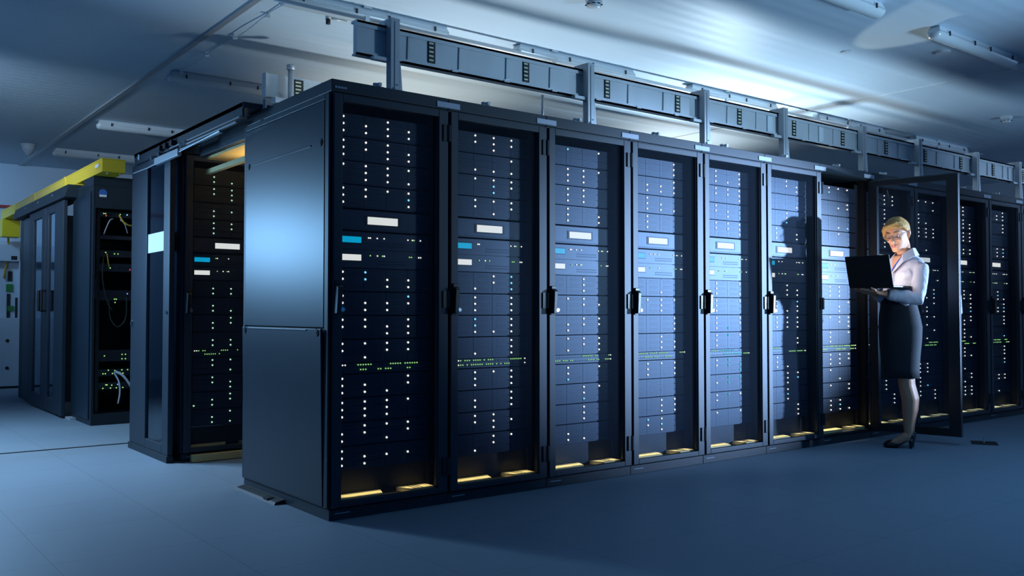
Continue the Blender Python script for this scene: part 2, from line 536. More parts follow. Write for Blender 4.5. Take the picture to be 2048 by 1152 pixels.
# end panel of the corner rack: two lift-off steel panels
r0 = racks[0][0]
p = MB().box(-.014, 0, .045, DP - .03, .925, 2.03)
p.box(-.017, -.014, .19, .93, 1.822, 1.832)
up_ = p.build('side_panel', M['panel'], r0, bevel=.004)
p = MB().box(-.014, 0, .045, DP - .03, .065, .918)
p.box(-.018, -.014, .20, .94, .908, .914)
lo_ = p.build('side_panel', M['panel'], r0, rot=(0, -.016, 0), bevel=.004)
for q, y, z in ((up_, 1.0, 1.826), (up_, .085, 1.829), (lo_, .085, .90), (lo_, 1.0, .90)):
    MB().cyl((-.014, y, z), (-1,0,0), .018, .004, 16).cyl((-.018, y, z), (-1,0,0), .009, .002, 6).build('screw', M['black'], q)
MB().box(-.012, 0, .0, .042, .06, 2.065).box(-.012, 0, DP - .026, DP, .06, 2.065).box(-.012, 0, .042, DP - .026, 2.034, 2.065).build('corner_frame', M['rack'], r0, bevel=.003)
# faint maker's plate on the fascia, top left of the corner rack
b = MB().box(.014, .088, -.0055, -.004, 2.082, 2.102); b.k = 1
xx = .018
for wdt in (.012, .006, .008, .008, .010, .007, .009):
    b.box(xx, xx + wdt*.7, -.0065, -.0055, 2.087, 2.097); xx += wdt * 1.08
b.build('maker_plate', [M['rack'], M['tag']], r0)
b = MB()
b.hexa([(-.062,.50,0),(.0,.50,0),(.0,1.06,0),(-.062,1.06,0),(-.050,.51,.012),(.0,.51,.022),(.0,1.05,.022),(-.050,1.05,.012)])
b.box(-.056, -.006, .60, .66, .010, .02)
tag(b.build('cable_ramp', M['rubber']), 'flat black floor strip lying along the foot of the corner rack side', 'floor strip')

# ------------------------------------------------------------------ overhead busbar trunking
TZ0, TZ1 = 2.365, 2.525
tr = thing('busbar_trunking', (0, .25, 0), 'long galvanised trunking with striped plates above the long rack row', 'trunking')
b = MB().box(.275, 9.4, .012, .05, TZ0, TZ1)
b.box(.265, 9.42, .0, .056, TZ1, TZ1 + .012); b.box(.27, 9.42, .0, .012, TZ1 - .02, TZ1 + .012)
b.box(.27, 9.42, .0, .056, TZ0 - .01, TZ0); b.box(.27, 9.42, .0, .012, TZ0 - .01, TZ0 + .012)
b.build('duct', M['steel'], tr)
for k in range(26):
    x = .58 + .339*k
    b = MB().hexa([(x,.004,TZ0 + .012),(x + .034,.004,TZ0 + .012),(x + .034,.012,TZ0 + .012),(x,.012,TZ0 + .012),(x + .004,.004,TZ1 - .02),(x + .030,.004,TZ1 - .02),(x + .030,.012,TZ1 - .02),(x + .004,.012,TZ1 - .02)])
    b.build('joint_strip', M['steel'], tr, bevel=.003)
for k in range(13):
    x = .74 + .675*k
    b = MB().box(x - .022, x + .022, .004, .013, TZ0 + .022, TZ1 - .018); b.k = 1
    for q in range(5): b.box(x - .020, x + .008, .001, .004, TZ0 + .032 + .0235*q, TZ0 + .040 + .0235*q)
    o = b.build('striped_plate', [M['hatch'], M['stripe']], tr); o['label'] = 'black plate with five pale stripes'
for k in (4, 5, 10, 11, 12):
    x = 1.10 + .675*k
    MB().box(x - .03, x + .03, .002, .012, TZ0 + .014, TZ1 - .024).build('cover_plate', M['white'], tr)
for k in range(24):
    x = .5 + .37*k
    MB().box(x, x + .04, -.006, .0, TZ0 - .006, TZ0 + .006).build('clip', M['steel'], tr)
PX = [.47, 1.89, 3.0, 3.92, 5.02, 5.94, 7.04, 7.97]
PLN = ['leftmost strut post, beside the free end of the trunking', 'second strut post from the free trunking end', 'third strut post from the free trunking end',
       'fourth strut post from the free trunking end', 'fifth strut post, above the open rack', 'sixth strut post, above the open glass door',
       'seventh strut post, second from the right picture edge', 'last strut post, at the right picture edge']
for i, x in enumerate(PX):
    t = thing('strut_post', (x, .225, H), 'steel ' + PLN[i], 'post', 'strut posts carrying the trunking')
    b = MB()
    b.box(-.028, .028, -.03, .018, 0, .44); b.box(-.006, .006, -.034, -.03, .02, .42)
    b.build('upright', M['post'], t, bevel=.004)
    MB().box(-.05, .05, -.045, .02, 0, .008).box(-.045, -.03, -.04, .02, .0, .03).build('foot_plate', M['steel'], t)
    b = MB(); b.box(-.028, .028, .018, .10, .408, .44); b.build('top_arm', M['steel'], t)
    MB().box(-.12, -.028, -.012, .024, .205, .224).build('bracket', M['steel'], t)
    b = MB(); b.hexa([(.03,-.028,0),(.05,-.028,0),(.05,.0,0),(.03,.0,0),(.03,-.028,.20),(.034,-.028,.20),(.034,.0,.20),(.03,.0,.20)])
    b.build('stiffener', M['steel'], t)
    b = MB()
    for z in (.06, .08): b.cyl((-.008 + (z - .06)*.8, -.034, z), (0,-1,0), .005, .004, 8)
    b.build('bolt', M['chrome'], t)
tag(MB().box(1.0, 8.0, 1.19, 1.245, 2.28, 2.32).box(1.0, 1.04, 1.19, 1.245, H, 2.28).box(1.0, 1.04, .95, 1.19, H, H+.03).box(7.9, 7.94, .95, 1.19, H, H+.03).box(7.9, 7.94, 1.19, 1.245, H, 2.28).box(5.40, 5.43, 1.245, 2.2, 2.28, 2.32).box(5.46, 5.48, 1.245, 2.2, 2.28, 2.32).build('shadow_rail', M['steel']),
    'unseen steel rail added behind the rack tops to shade the ceiling in bands', 'shadow rail')  # rail added out of view, its shadow draws the ceiling bands
t = thing('support_rod', (1.62, .35, H), 'thin steel rod between rack top and trunking, left of the second post', 'rod')
MB().tube([(0,0,0),(0,0,.225)], .009, 8).build('rod', M['post'], t, smooth=True)
MB().tube([(0,0,0),(0,0,.012)], .022, 10).build('nut', M['steel'], t)
# second trunking above the row behind
tr2 = thing('busbar_trunking', (0, 2.41, 0), 'galvanised trunking end with one striped plate above the second rack row', 'trunking')
b = MB().box(.67, 9.4, .0, .05, 2.60, 2.775); b.box(.665, .672, -.01, .06, 2.595, 2.78)
b.box(1.12, 1.135, -.008, 0, 2.60, 2.775); b.box(1.15, 1.165, -.008, 0, 2.60, 2.775)
b.build('duct', M['steel'], tr2)
b = MB().box(.895, .965, -.008, .0, 2.615, 2.76); b.k = 1
for q in range(5): b.box(.90, .945, -.011, -.008, 2.626 + .027*q, 2.637 + .027*q)
b.build('striped_plate', [M['hatch'], M['stripe']], tr2)
MB().tube([(.835,-.07,-.2),(.835,-.07,.40)], .022, 12).build('pole', M['steel'], tr2, (0,0,2.41), smooth=True)
MB().tube([(.835,-.07,.40),(.835,-.07,.435)], .032, 12).build('pole_cap', M['post'], tr2, (0,0,2.41), smooth=True)
MB().box(.715, .835, -.07, .01, .14, .18).build('bracket', M['steel'], tr2, (0,0,2.41))
# pipe on the ceiling with hangers, running above the trunking
pp = thing('ceiling_conduit', (0, 1.40, CZ), 'long straight conduit hung under the ceiling above the trunking', 'conduit')
MB().tube([(.3,0,-.075),(9.6,0,-.075)], .018, 10).build('pipe', M['steel'], pp, smooth=True)
for x in (.95, 2.6, 4.7, 6.7, 8.6):
    MB().tube([(x,0,-.07),(x,0,0)], .008, 8).box(x-.03, x+.03, -.03, .03, -.012, 0).box(x-.016, x+.016, -.024, .024, -.10, -.055).build('hanger', M['steel'], pp)
# ------------------------------------------------------------------ ceiling lamps
def lamp_proto():
    t = thing('fluorescent_lamp', (0, 0, 0), '', 'lamp', 'tube lamps on the ceiling')
    L = 1.25
    b = MB(); b.hexa([(0,-.05,-.045),(L,-.05,-.045),(L,.05,-.045),(0,.05,-.045),(0.02,-.035,0),(L-.02,-.035,0),(L-.02,.035,0),(.02,.035,0)])
    b.build('housing', M['white'], t, bevel=.004)
    rs = []
    for x, s in ((-.012,.55),(.0,.9),(.02,1.),(L-.02,1.),(L,.9),(L+.012,.55)):
        rs.append([(x, .056*s*math.cos(PI + PI*k/10), -.045 + .055*s*math.sin(PI + PI*k/10)) for k in range(11)])
    MB().rings(rs, True, True).build('diffuser', M['lampw'], t, smooth=True)
    for x in (.12, .5, .75, 1.12):
        MB().box(x, x + .014, -.061, -.054, -.062, -.03).box(x, x + .014, .054, .061, -.062, -.03).build('clip', M['rubber'], t)
    return t
LAMPS = [((.36, 1.43), 'tube lamp on the ceiling left of the trunking end'), ((2.25, 1.43), 'second tube lamp along the conduit behind the trunking'),
         ((4.22, 1.43), 'third tube lamp along the conduit behind the trunking'), ((6.17, 1.43), 'fourth tube lamp along the conduit behind the trunking'),
         ((8.1, 1.43), 'farthest tube lamp behind the trunking at the right'),
         ((2.37, -.75), 'tube lamp cut by the top picture edge, right half'), ((4.34, -.75), 'large tube lamp near the top right corner'),
         ((5.68, -.75), 'tube lamp cut by the right picture edge'),
         ((.40, 3.82), 'tube lamp over the black sliding door track'), ((.42, 6.3), 'tube lamp on the ceiling above the yellow tray'),
         ((.40, 8.4), 'faint far tube lamp near the back wall')]
for i, ((x, y), lb) in enumerate(LAMPS):
    if i == 0: lp = lamp_proto(); t = lp
    else: t = copy_tree(lp)
    t.location = (x, y, CZ); t['label'] = lb
# sprinkler hanging from the first lamp conduit, smoke detectors
t = thing('pipe_elbow', (.80, 1.66, CZ), 'small dark-tipped elbow fitting hanging beside the first tube lamp', 'fitting')
MB().tube([(0,0,0),(0,0,-.04)], .02, 12).tube([(0,0,-.03),(.14,0,-.03)], .010, 8).build('fitting', M['steel'], t, smooth=True)
MB().tube([(0,0,-.04),(0,0,-.075)], .016, 12).build('tip', M['rubber'], t, smooth=True)
for (x, y), lb in (((2.04, .33), 'round smoke detector cut by the top edge of the picture'), ((7.9, .30), 'round smoke detector on the ceiling at the right')):
    t = thing('smoke_detector', (x, y, CZ), lb, 'smoke detector', 'smoke detectors')
    MB().tube([(0,0,0),(0,0,-.025)], [.058,.058], 20).build('base', M['white'], t, smooth=False)
    MB().tube([(0,0,-.025),(0,0,-.032),(0,0,-.058),(0,0,-.062)], [.046,.052,.040,.02], 20).build('head', M['white'], t, smooth=True)
    b = MB()
    for k in range(8):
        a = k*PI/4; b.box(.044*math.cos(a) - .010, .044*math.cos(a) + .010, .044*math.sin(a) - .010, .044*math.sin(a) + .010, -.046, -.040)
    b.build('vents', M['rubber'], t)
t = thing('ceiling_beacon', (.11, 8.32, CZ), 'small pale cone fitting on the far left ceiling', 'fitting')
MB().tube([(0,0,0),(0,0,-.015)], .09, 16).tube([(0,0,-.015),(0,0,-.06),(0,0,-.13)], [.085,.07,.025], 16).build('cone', M['white'], t, smooth=True)
t = thing('sprinkler', (9.78, 1.47, CZ), 'small sprinkler hanging from the ceiling at the far right', 'sprinkler')
MB().tube([(0,0,0),(0,0,-.05)], .012, 8).tube([(0,0,-.03),(0,0,-.035)], .06, 12).tube([(0,0,-.05),(0,0,-.10)], .022, 8).build('head', M['white'], t)
tag(MB().tube([(4.42,-.0,CZ),(4.42,0,CZ-.012)], .035, 14).build('ceiling_rosette', M['white']), 'tiny round rosette on the ceiling among the light patches', 'fitting')
tag(MB().tube([(5.02,-.48,CZ),(5.02,-.48,CZ-.02)], .055, 16).build('ceiling_rosette', M['white']), 'small round ceiling disc below the large right tube lamp', 'fitting')

# ------------------------------------------------------------------ second row with sliding aisle door
YB = 2.164
rb, db = make_rack((0, YB, 0), 'dark rack with greenish lights seen between sliding door and corner rack', lab=False, group='racks behind the long row')
PB = [['000','011','001','011'], ['000','110','111','011'], ['000','011','010','110'], ['000','111','110','111'],
      ['000','011','011','001'], ['000','011','001','011'], ['000','011','110','110'], ['000','011','011','011'],
      ['000','110','101','110'], ['000','110','011','101'], ['001','011','110','110'], ['000','011','101','100']]
fill_rack((0, YB, 0), 20, PB, 'the rack behind the sliding door', rowgreen=True)
MB().box(-.006, 0, .0, DP, .06, 2.065).build('side_panel', M['panel'], rb)
b = MB().box(.05, W, -.075, -.025, .005, .05)
o = b.build('threshold_strip', M['plate'], rb); o['label'] = 'cream strip along the foot'
sd = thing('sliding_door', (-.05, 2.19, 0), 'dark sliding aisle door with a tall window and white strip', 'door')
L = .90
b = MB(); b.box(-.035, 0, 0, .13, .045, 2.085); b.box(-.035, 0, .515, L, .045, 2.085)
b.box(-.035, 0, .13, .515, .045, .11); b.box(-.035, 0, .13, .515, 2.03, 2.085)
b.build('frame', M['door'], sd, bevel=.004)
MB().box(-.022, -.014, .128, .517, .105, 2.035).build('window_pane', M['pane2'], sd)
o = MB().box(-.026, -.0225, .131, .514, 1.42, 1.553).build('paper_strip', M['paper'], sd); o['label'] = 'white paper strip across the window'
MB().box(-.045, .0, -.012, L, .0, .045).build('bottom_rail', M['rack'], sd, bevel=.003)
MB().cyl((-.035, .035, 1.0), (-1,0,0), .012, .010, 10).build('lock', M['chrome'], sd)
MB().cyl((-.035, .85, .93), (-1,0,0), .012, .010, 10).box(-.05, -.035, .845, .855, .90, .93).build('key', M['chrome'], sd)
hd = thing('sliding_door_track', (-.1, .88, 2.04), 'black overhead track of the sliding door spanning the aisle', 'door track')
LH = 2.1
b = MB(); b.box(.0, .20, 0, LH, .096, .125)                 # top fascia
b.hexa([(.0,0,.04),(.012,0,.04),(.012,LH,.04),(.0,LH,.04),(.0,0,.125),(.012,0,.125),(.012,LH,.125),(.0,LH,.125)])
b.box(.17, .20, .2, 1.2, .0, .125); b.box(0, .2, -.01, 0, .092, .125); b.box(0, .2, LH, LH + .01, .092, .125)
b.build('cover', M['rack'], hd, bevel=.003)
MB().box(-.012, .0, .02, 1.25, .040, .046).build('rail', M['post'], hd)
MB().box(-.016, -.002, .06, .95, .016, .026).build('rail', M['post'], hd)
MB().box(-.02, .0, .30, 1.2, -.002, .004).build('rail', M['steel'], hd)
b = MB(); b.box(-.03, -.004, 1.02, 1.52, -.035, .012); b.build('carriage', M['post'], hd, bevel=.003)
for y in (.92, 1.0, 1.45, 1.62):
    MB().cyl((-.004, y, .028), (-1,0,0), .018, .02, 14).build('roller', M['chrome'], hd, smooth=False)
for y in (1.15, 1.28, 1.40): MB().box(-.03, -.004, y, y + .05, .05, .085).build('stop_block', M['black'], hd)
MB().tube([(-.02, .3, .008), (-.02, 1.7, -.03), (-.02, 2.05, -.025)], .004, 6).build('wire', M['steel'], hd)
MB().tube([(-.001, 1.98, .085), (-.006, 1.98, .085)], .022, 14).build('badge', M['white'], hd)
MB().tube([(.12, -.02, .02), (.12, -.02, .15)], .012, 8).box(.09, .15, -.035, -.005, .0, .03).build('end_fitting', M['post'], hd)
# aisle containment behind the long row: cream ceiling panels and cross rails
t = thing('aisle_canopy', (.12, 1.09, 1.93), 'yellowish bar of the lit aisle canopy, just under the sliding door track', 'canopy')
MB().box(0, .03, 0, 1.0, 0, .03).build('cross_bar', M['plate'], t)
MB().box(.0, .62, 0, 1.0, .10, .115).build('ceiling_sheet', M['plate'], t)
t = thing('junction_box', (.46, 3.9, 2.05), 'pale grey box on top of the rack above the sliding door', 'box')

# ------------------------------------------------------------------ network cabinet row
YC = 4.63
nc = thing('network_cabinet', (0, YC, 0), 'open black network cabinet full of cables, left of the sliding door', 'network cabinet')
b = MB(); b.box(0, .022, 0, .75, 0, 2.13); b.box(.655, .677, 0, .75, 0, 2.13); b.box(.022, .655, .73, .75, 0, 2.13)
b.box(.022, .655, 0, .75, 0, .10); b.box(0, .677, .0, .35, 2.13, 2.215); b.box(0, .677, .35, .75, 2.13, 2.17)
b.box(.022, .655, .0, .06, 1.93, 2.13)
b.build('cabinet_body', M['rack'], nc, bevel=.003)
MB().box(-.01, .0, .06, .72, .05, 2.08).build('side_panel', M['panel'], nc, bevel=.003)
b = MB()
for x in (.045, .61): b.box(x, x + .03, .06, .09, .1, 1.93)
b.build('mounting_rails', M['inner'], nc)
MB().box(.026, .034, -.004, .0, 1.12, 1.30).build('latch', M['chrome'], nc)
b = MB().cyl((.08, -.001, 2.065), (0,-1,0), .035, .003, 18); b.k = 1; b.box(.05, .11, -.006, -.002, 2.03, 2.05)
b.build('sticker', [M['bluesticker'], M['paper']], nc)
def device(z, h, leds, label, mk='bezel', ports=12):
    t = thing('rack_device', (.075, YC + .07, z), label, 'network device', 'devices in the open network cabinet')
    b = MB().box(.002, .533, .03, .4, 0, h).box(.002,.533,0,.03,0,h); b.k = 1
    for k in range(ports):
        x = .03 + .48*k/ports; b.box(x, x + .022, -.002, 0, h*.25, h*.65)
    b.build('chassis', [M['slot'], M['inner']], t, bevel=.002)
    for x, q, k in leds: o = led_at(t, k, x, q, False, -.004); o['label'] = COLN.get(k, 'white light')
    return t
device(1.86, .05, [(.03,.03,'g'),(.045,.03,'g'),(.05,.012,'r'),(.17,.03,'g'),(.23,.03,'c')], 'topmost device in the open cabinet, green and cyan lights')
device(1.66, .035, [], 'shelf-like device with pale front edge in the open cabinet', ports=0)
device(1.50, .06, [(.05,.04,'g'),(.125,.03,'g'),(.155,.03,'g')], 'device with three green lights in the upper open cabinet')
device(1.37, .07, [(.09,.03,'g'),(.26,.02,'r')], 'device with a red light in the open cabinet')
device(1.11, .09, [(.24,.06,'b'),(.13,.01,'g'),(.145,.01,'g'),(.135,-.02,'g')], 'device with a blue light at mid height in the open cabinet')
device(.56, .10, [(.05,.05,'g'),(.2,.06,'g'),(.23,.06,'g'),(.2,.02,'g'),(.23,.02,'g')], 'grey device with paired green lights, above the white cables')
device(.43, .06, [(.04,.02,'g'),(.06,.02,'g'),(.085,.05,'g'),(.12,.02,'g'),(.14,.045,'g'),(.185,.025,'g'),(.2,.05,'g'),(.21,.02,'g'),(.25,.05,'g')], 'switch with nine green lights in the lower open cabinet', ports=20)
device(.31, .06, [(.04,.01,'g'),(.065,.04,'g'),(.075,.04,'g'),(.105,.01,'g'),(.115,.035,'g'),(.155,.01,'g'),(.165,.04,'b'),(.21,.01,'g')], 'lowest switch with green lights and one blue light', ports=20)
def cable(pts, r, m, label):
    P = [Vector(p) for p in pts]; out = []
    for i in range(len(P) - 1):
        p0 = P[max(i-1,0)]; p1 = P[i]; p2 = P[i+1]; p3 = P[min(i+2, len(P)-1)]
        for k in range(6):
            t = k/6
            out.append(.5*((2*p1) + (p2-p0)*t + (2*p0-5*p1+4*p2-p3)*t*t + (3*p1-p0-3*p2+p3)*t**3))
    out.append(P[-1])
    return tag(MB().tube(out, r, 8).build('patch_cable', M[m], smooth=True), label, 'cable', 'cables in the open network cabinet')
yc = YC + .04
cable([(.21,yc,.47),(.26,yc-.03,.44),(.31,yc-.03,.38),(.35,yc-.01,.32)], .011, 'cablew', 'thick white cable in the open cabinet, drooping right')
cable([(.20,yc,.46),(.235,yc-.03,.38),(.245,yc-.03,.28),(.235,yc-.01,.18)], .007, 'cablew', 'thin white cable in the open cabinet, hanging straight down')
cable([(.15,yc,1.12),(.16,yc-.02,.95),(.22,yc-.03,.87),(.29,yc-.02,.95),(.30,yc,1.14)], .005, 'cableb', 'dark loop of cable hanging at mid height in the open cabinet')
cable([(.10,yc,1.5),(.09,yc-.02,1.3),(.13,yc-.02,1.1),(.18,yc,1.02)], .005, 'cableb', 'dark cable dropping along the left of the open cabinet')
cable([(.23,yc,1.88),(.26,yc-.03,1.82),(.31,yc-.03,1.79),(.36,yc,1.80)], .008, 'cabley', 'orange cable near the top of the open cabinet')
cable([(.13,yc,1.53),(.135,yc-.02,1.46),(.15,yc-.01,1.40)], .005, 'cabley', 'short orange cable between two devices in the open cabinet')
cable([(.10,yc,1.70),(.14,yc-.03,1.82),(.17,yc-.03,1.84)], .005, 'steel', 'left grey cable guide above the pale shelf')
cable([(.24,yc,1.84),(.27,yc-.03,1.80),(.30,yc-.01,1.72)], .005, 'steel', 'right grey cable guide above the pale shelf')

# double doors closing the next aisle
def leaf(y0, y1, w0, w1, lb, hy):
    t = thing('aisle_door', (-.05, y0, 0), lb, 'door', 'double aisle doors')
    w = y1 - y0; a, b_ = w0 - y0, w1 - y0
    b = MB(); b.box(-.035, 0, 0, a, .02, 2.07); b.box(-.035, 0, b_, w, .02, 2.07)
    b.box(-.035, 0, a, b_, .02, .16); b.box(-.035, 0, a, b_, 1.985, 2.07)
    b.build('frame', M['door'], t, bevel=.004)
    MB().box(-.02, -.012, a - .003, b_ + .003, .155, 1.99).build('window_pane', M['pane2'], t)
    h = hy - y0
    MB().tube([(-.035,h,1.02),(-.075,h,1.02),(-.075,h,1.22),(-.035,h,1.22)], .014, 8).build('handle', M['black'], t)
leaf(5.39, 6.22, 5.77, 6.07, 'nearer dark leaf of the double aisle doors, narrow window', 6.16)
leaf(6.235, 7.06, 6.39, 6.83, 'farther dark leaf of the double aisle doors, narrow window', 6.30)
t = thing('server_rack', (0, 7.1, 0), 'far dark rack end at the left, beyond the double aisle doors', 'server rack', 'racks behind the long row')
MB().box(0, .677, 0, 1.0, .05, 2.09).build('cabinet_body', M['rack'], t, bevel=.004)
MB().box(-.05, .0, .0, .5, .03, 2.06).build('side_panel', M['panel'], t, bevel=.003)
MB().box(0, .677, 0, 1.0, 0, .05).build('plinth', M['rack'], t)
t = thing('aisle_door_header', (-.12, 5.2, 2.075), 'dark header box over the double aisle doors', 'door header')
MB().hexa([(.0,.0,0),(.2,.0,0),(.2,2.7,0),(.0,2.7,0),(.03,.0,.12),(.2,.0,.12),(.2,2.7,.12),(.03,2.7,.12)]).build('cover', M['rack'], t, bevel=.003)
b = MB()
for y in (.5, 1.2, 1.9): b.cyl((.0, y, .06), (-1,0,0), .012, .006, 8)
b.build('screws', M['chrome'], t)
tag(MB().box(-.05, .0, 5.18, 5.38, 0, .02).build('door_stop', M['steel']), 'small steel door stop on the floor before the double doors', 'door stop')
# yellow tray
t = thing('cable_tray', (0, 4.33, 2.215), 'bright yellow closed cable tray running above the left racks', 'cable tray')
b = MB(); b.box(0, .19, 0, 5.2, 0, .112); b.box(-.004, .194, .0, 5.2, .104, .118)
b.build('duct', M['yellow'], t, bevel=.003)
b = MB()
for y in (1.4, 2.9, 4.1): b.box(-.007, .197, y, y + .06, -.004, .121)
b.build('joint_sleeves', M['yellow'], t)
MB().box(-.008, -.004, .1, .22, .05, .08).build('sticker', M['paper'], t)
for x in (.045, .15): MB().cyl((x, .02, -.005), (0,0,-1), .008, .012, 8).build('bolt', M['steel'], t)
MB().box(.0, .5, .92, .98, -.045, -.004).build('support_bar', M['yellow'], t)
tag(MB().box(-.02, .19, 9.28, 9.53, 1.985, 2.213).build('tray_drop', M['yellow'], bevel=.003), 'yellow drop box under the far end of the cable tray', 'cable tray')
# white cabinets at the back wall
t = thing('power_cabinet', (-1.2, 9.55, 0), 'pale grey power cabinet against the back wall at far left', 'cabinet')
b = MB(); b.box(0, 1.46, 0, .5, .03, .93); b.box(0, 1.46, .1, .5, .93, 1.95); b.box(1.43, 1.46, 0, .1, .93, 1.85); b.box(0, 1.46, 0, .1, 1.68, 1.9)
b.build('cabinet_body', M['white'], t, bevel=.004)
MB().box(0, 1.46, .02, .5, 0, .03).build('plinth', M['rubber'], t)
for q in ((1.31, 1.36, .09, .1, 1.42, 1.55), (1.30, 1.34, .09, .1, .93, 1.25), (1.40, 1.43, .09, .1, .93, 1.2), (1.33, 1.4, -.004, 0, 1.70, 1.75)): MB().box(*q).build('breaker', M['rubber'], t)
MB().box(1.29, 1.37, .085, .1, 1.28, 1.38).build('terminal_block', M['green'], t)
MB().box(1.31, 1.38, .085, .1, 1.02, 1.09).build('terminal_block', M['green'], t)
for z in (.27, .63): MB().cyl((1.30, 0, z), (0,-1,0), .022, .008, 12).build('quarter_turn_lock', M['rubber'], t)
tag(MB().tube([(.10,9.6,2.0),(.10,9.60,1.75),(.06,9.62,1.45)], .014, 8).build('feed_cable', M['cabley'], smooth=True), 'yellow cable dropping from the tray into the power cabinet', 'cable')
t = thing('cable_duct', (.27, 9.62, 0), 'dark vertical duct between the power cabinet and the double doors', 'duct')
MB().box(0, .12, 0, .3, 0, 1.55).build('duct', M['inner'], t, bevel=.003)
# far-left rack top boxes behind
t2 = D.objects['junction_box']
MB().box(0, .17, 0, .2, .08, .25).build('case', M['tag'], t2, bevel=.004)
MB().box(.06, .11, .05, .1, .25, .29).build('gland', M['tag'], t2)
t2.location = (.30, 3.03, 2.13); 
t2.children[0].location = (0, 0, -.08); t2.children[1].location = (0, 0, -.08)

# floor outlet at the right
t = thing('floor_outlet', (5.13, -.70, 0), 'dark square floor outlet with a small post, right of the open door', 'floor outlet')
MB().box(-.09, .09, -.09, .09, 0, .006).build('lid', M['rubber'], t, rot=(0,0,.5), bevel=.002)
MB().tube([(0,0,.006),(0,0,.05)], .006, 8).build('pin', M['steel'], t)

# ------------------------------------------------------------------ the woman
A61 = math.atan2(-.875, .484)
PO = Vector((4.43, -.42, 0))
person = thing('person', PO, 'blond woman in white blouse and black skirt standing with a laptop', 'person', rotz=A61)
def ell(c, ra, rb, ang=0., n=28, p=2.):
    c = Vector(c); out = []
    ca, sa = math.cos(ang), math.sin(ang)
    for k in range(n):
        t = 2*PI*k/n; x = math.copysign(abs(math.cos(t))**(2/p), math.cos(t))*ra; y = math.copysign(abs(math.sin(t))**(2/p), math.sin(t))*rb
        out.append((c.x + x*ca - y*sa, c.y + x*sa + y*ca, c.z))
    return out
TA = math.atan2(-.77, .64)          # direction of her left shoulder
LEFT = Vector((.64, -.77, 0)); FWD = Vector((-.77, -.64, 0))
# --- head
HC_ = Vector((-.005, -.015, 1.578)); HYAW = math.atan2(-.90, -.42); 
HM = Matrix.Translation(HC_) @ Matrix.Rotation(HYAW + PI/2, 4, 'Z') @ Matrix.Rotation(math.radians(-5), 4, 'Y') @ Matrix.Rotation(math.radians(16), 4, 'X')
HPROF = [(-.116,.018,-.088,-.05),(-.110,.034,-.099,-.02),(-.092,.047,-.102,.012),(-.066,.057,-.098,.045),(-.035,.065,-.096,.074),
         (0,.071,-.091,.090),(.03,.074,-.093,.098),(.06,.071,-.088,.096),(.085,.060,-.072,.082),(.104,.041,-.048,.058),(.115,.018,-.018,.03)]
def head_ring(z, a, f, bk, n=28, grow=0.):
    out = []
    for k in range(n):
        t = 2*PI*k/n; s, c = math.sin(t), math.cos(t)
        cy = (f + bk)/2*0 ; y = (-f if s < 0 else bk) * 1.
        yy = s * ((-f) if s < 0 else bk)
        if s < 0 and True: pw = .8
        else: pw = 1.
        out.append(Vector(((a + grow)*math.copysign(abs(c)**pw, c), yy + math.copysign(grow, s)*abs(s), z)))
    return out
body = MB()
rs = []
for z, a, f, bk in HPROF:
    if bk < 0:   # chin rings stay in front
        mid = (f + bk)/2; hl = (bk - f)/2
        rs.append([HM @ Vector((a*math.cos(2*PI*k/28), mid + hl*math.sin(2*PI*k/28), z)) for k in range(28)])
    else:
        rs.append([HM @ p for p in head_ring(z, a, f, bk)])
body.rings(rs)
def hp(*p): return HM @ Vector(p)
# nose, brow, cheeks, chin, ears
body.tube([hp(0,-.086,.012), hp(0,-.100,-.008), hp(0,-.113,-.030), hp(0,-.106,-.042), hp(0,-.09,-.044)], [.008,.010,.0125,.012,.006], 10)
for sx in (-1, 1):
    body.tube([hp(sx*.006,-.1,-.038), hp(sx*.012,-.098,-.038)], [.008,.006], 8)
    body.tube([hp(sx*.012,-.090,.022), hp(sx*.03,-.088,.026), hp(sx*.05,-.074,.020)], [.008,.009,.007], 8)
    body.tube([hp(sx*.03,-.078,-.03), hp(sx*.05,-.062,-.02)], [.018,.016], 8)
    body.tube([hp(sx*.071,.012,.022), hp(sx*.079,.018,.014), hp(sx*.080,.016,-.008), hp(sx*.073,.008,-.030)], [.008,.014,.012,.007], 8, flat=1.)
body.tube([hp(-.02,-.098,-.066), hp(0,-.104,-.064), hp(.02,-.098,-.066)], [.006,.009,.006], 8)
# neck and torso
body.tube([hp(0,.03,-.03), hp(0,.035,-.09), (.035,.015,1.445), (.06,.02,1.395), (.065,.02,1.36)], [.052,.053,.051,.062,.09], 20)
tors = []
TP = [(1.40,.075,.055,.066,.02),(1.385,.108,.062,.068,.015),(1.355,.132,.074,.068,.01),(1.30,.142,.090,.062,.0),(1.22,.140,.102,.052,-.005),(1.15,.125,.095,.03,.0),
      (1.08,.108,.082,.0,.0),(1.02,.108,.08,.0,.0),(.93,.085,.065,.0,.0),(.86,.085,.065,.005,.0),(.78,.08,.065,.005,.0)]
for z, ra, rb, cx, cy in TP: tors.append(ell((cx, cy, z), ra, rb, TA if z > 1.1 else TA - .35*(1.1 - z)/.3))
body.rings(list(reversed(tors)))
# legs: feet point to image left
def leg(ly, dx):
    body.tube([(.005+dx, ly*.8, .88), (.01+dx, ly, .70), (.035+dx, ly, .52), (.04+dx, ly, .46), (.062+dx, ly, .36), (.060+dx, ly, .28), (.052+dx, ly, .18), (.052+dx, ly, .115), (.05+dx, ly, .085)],
              [.052, .056, .055, .053, .056, .050, .036, .030, .034], 18)
    body.tube([(.065+dx, ly, .075), (.035+dx, ly, .085), (-.005+dx, ly, .055), (-.05+dx, ly, .028), (-.095+dx, ly, .018)], [.028, .036, .034, .028, .016], 14)
leg(-.042, 0.); leg(.05, .012)
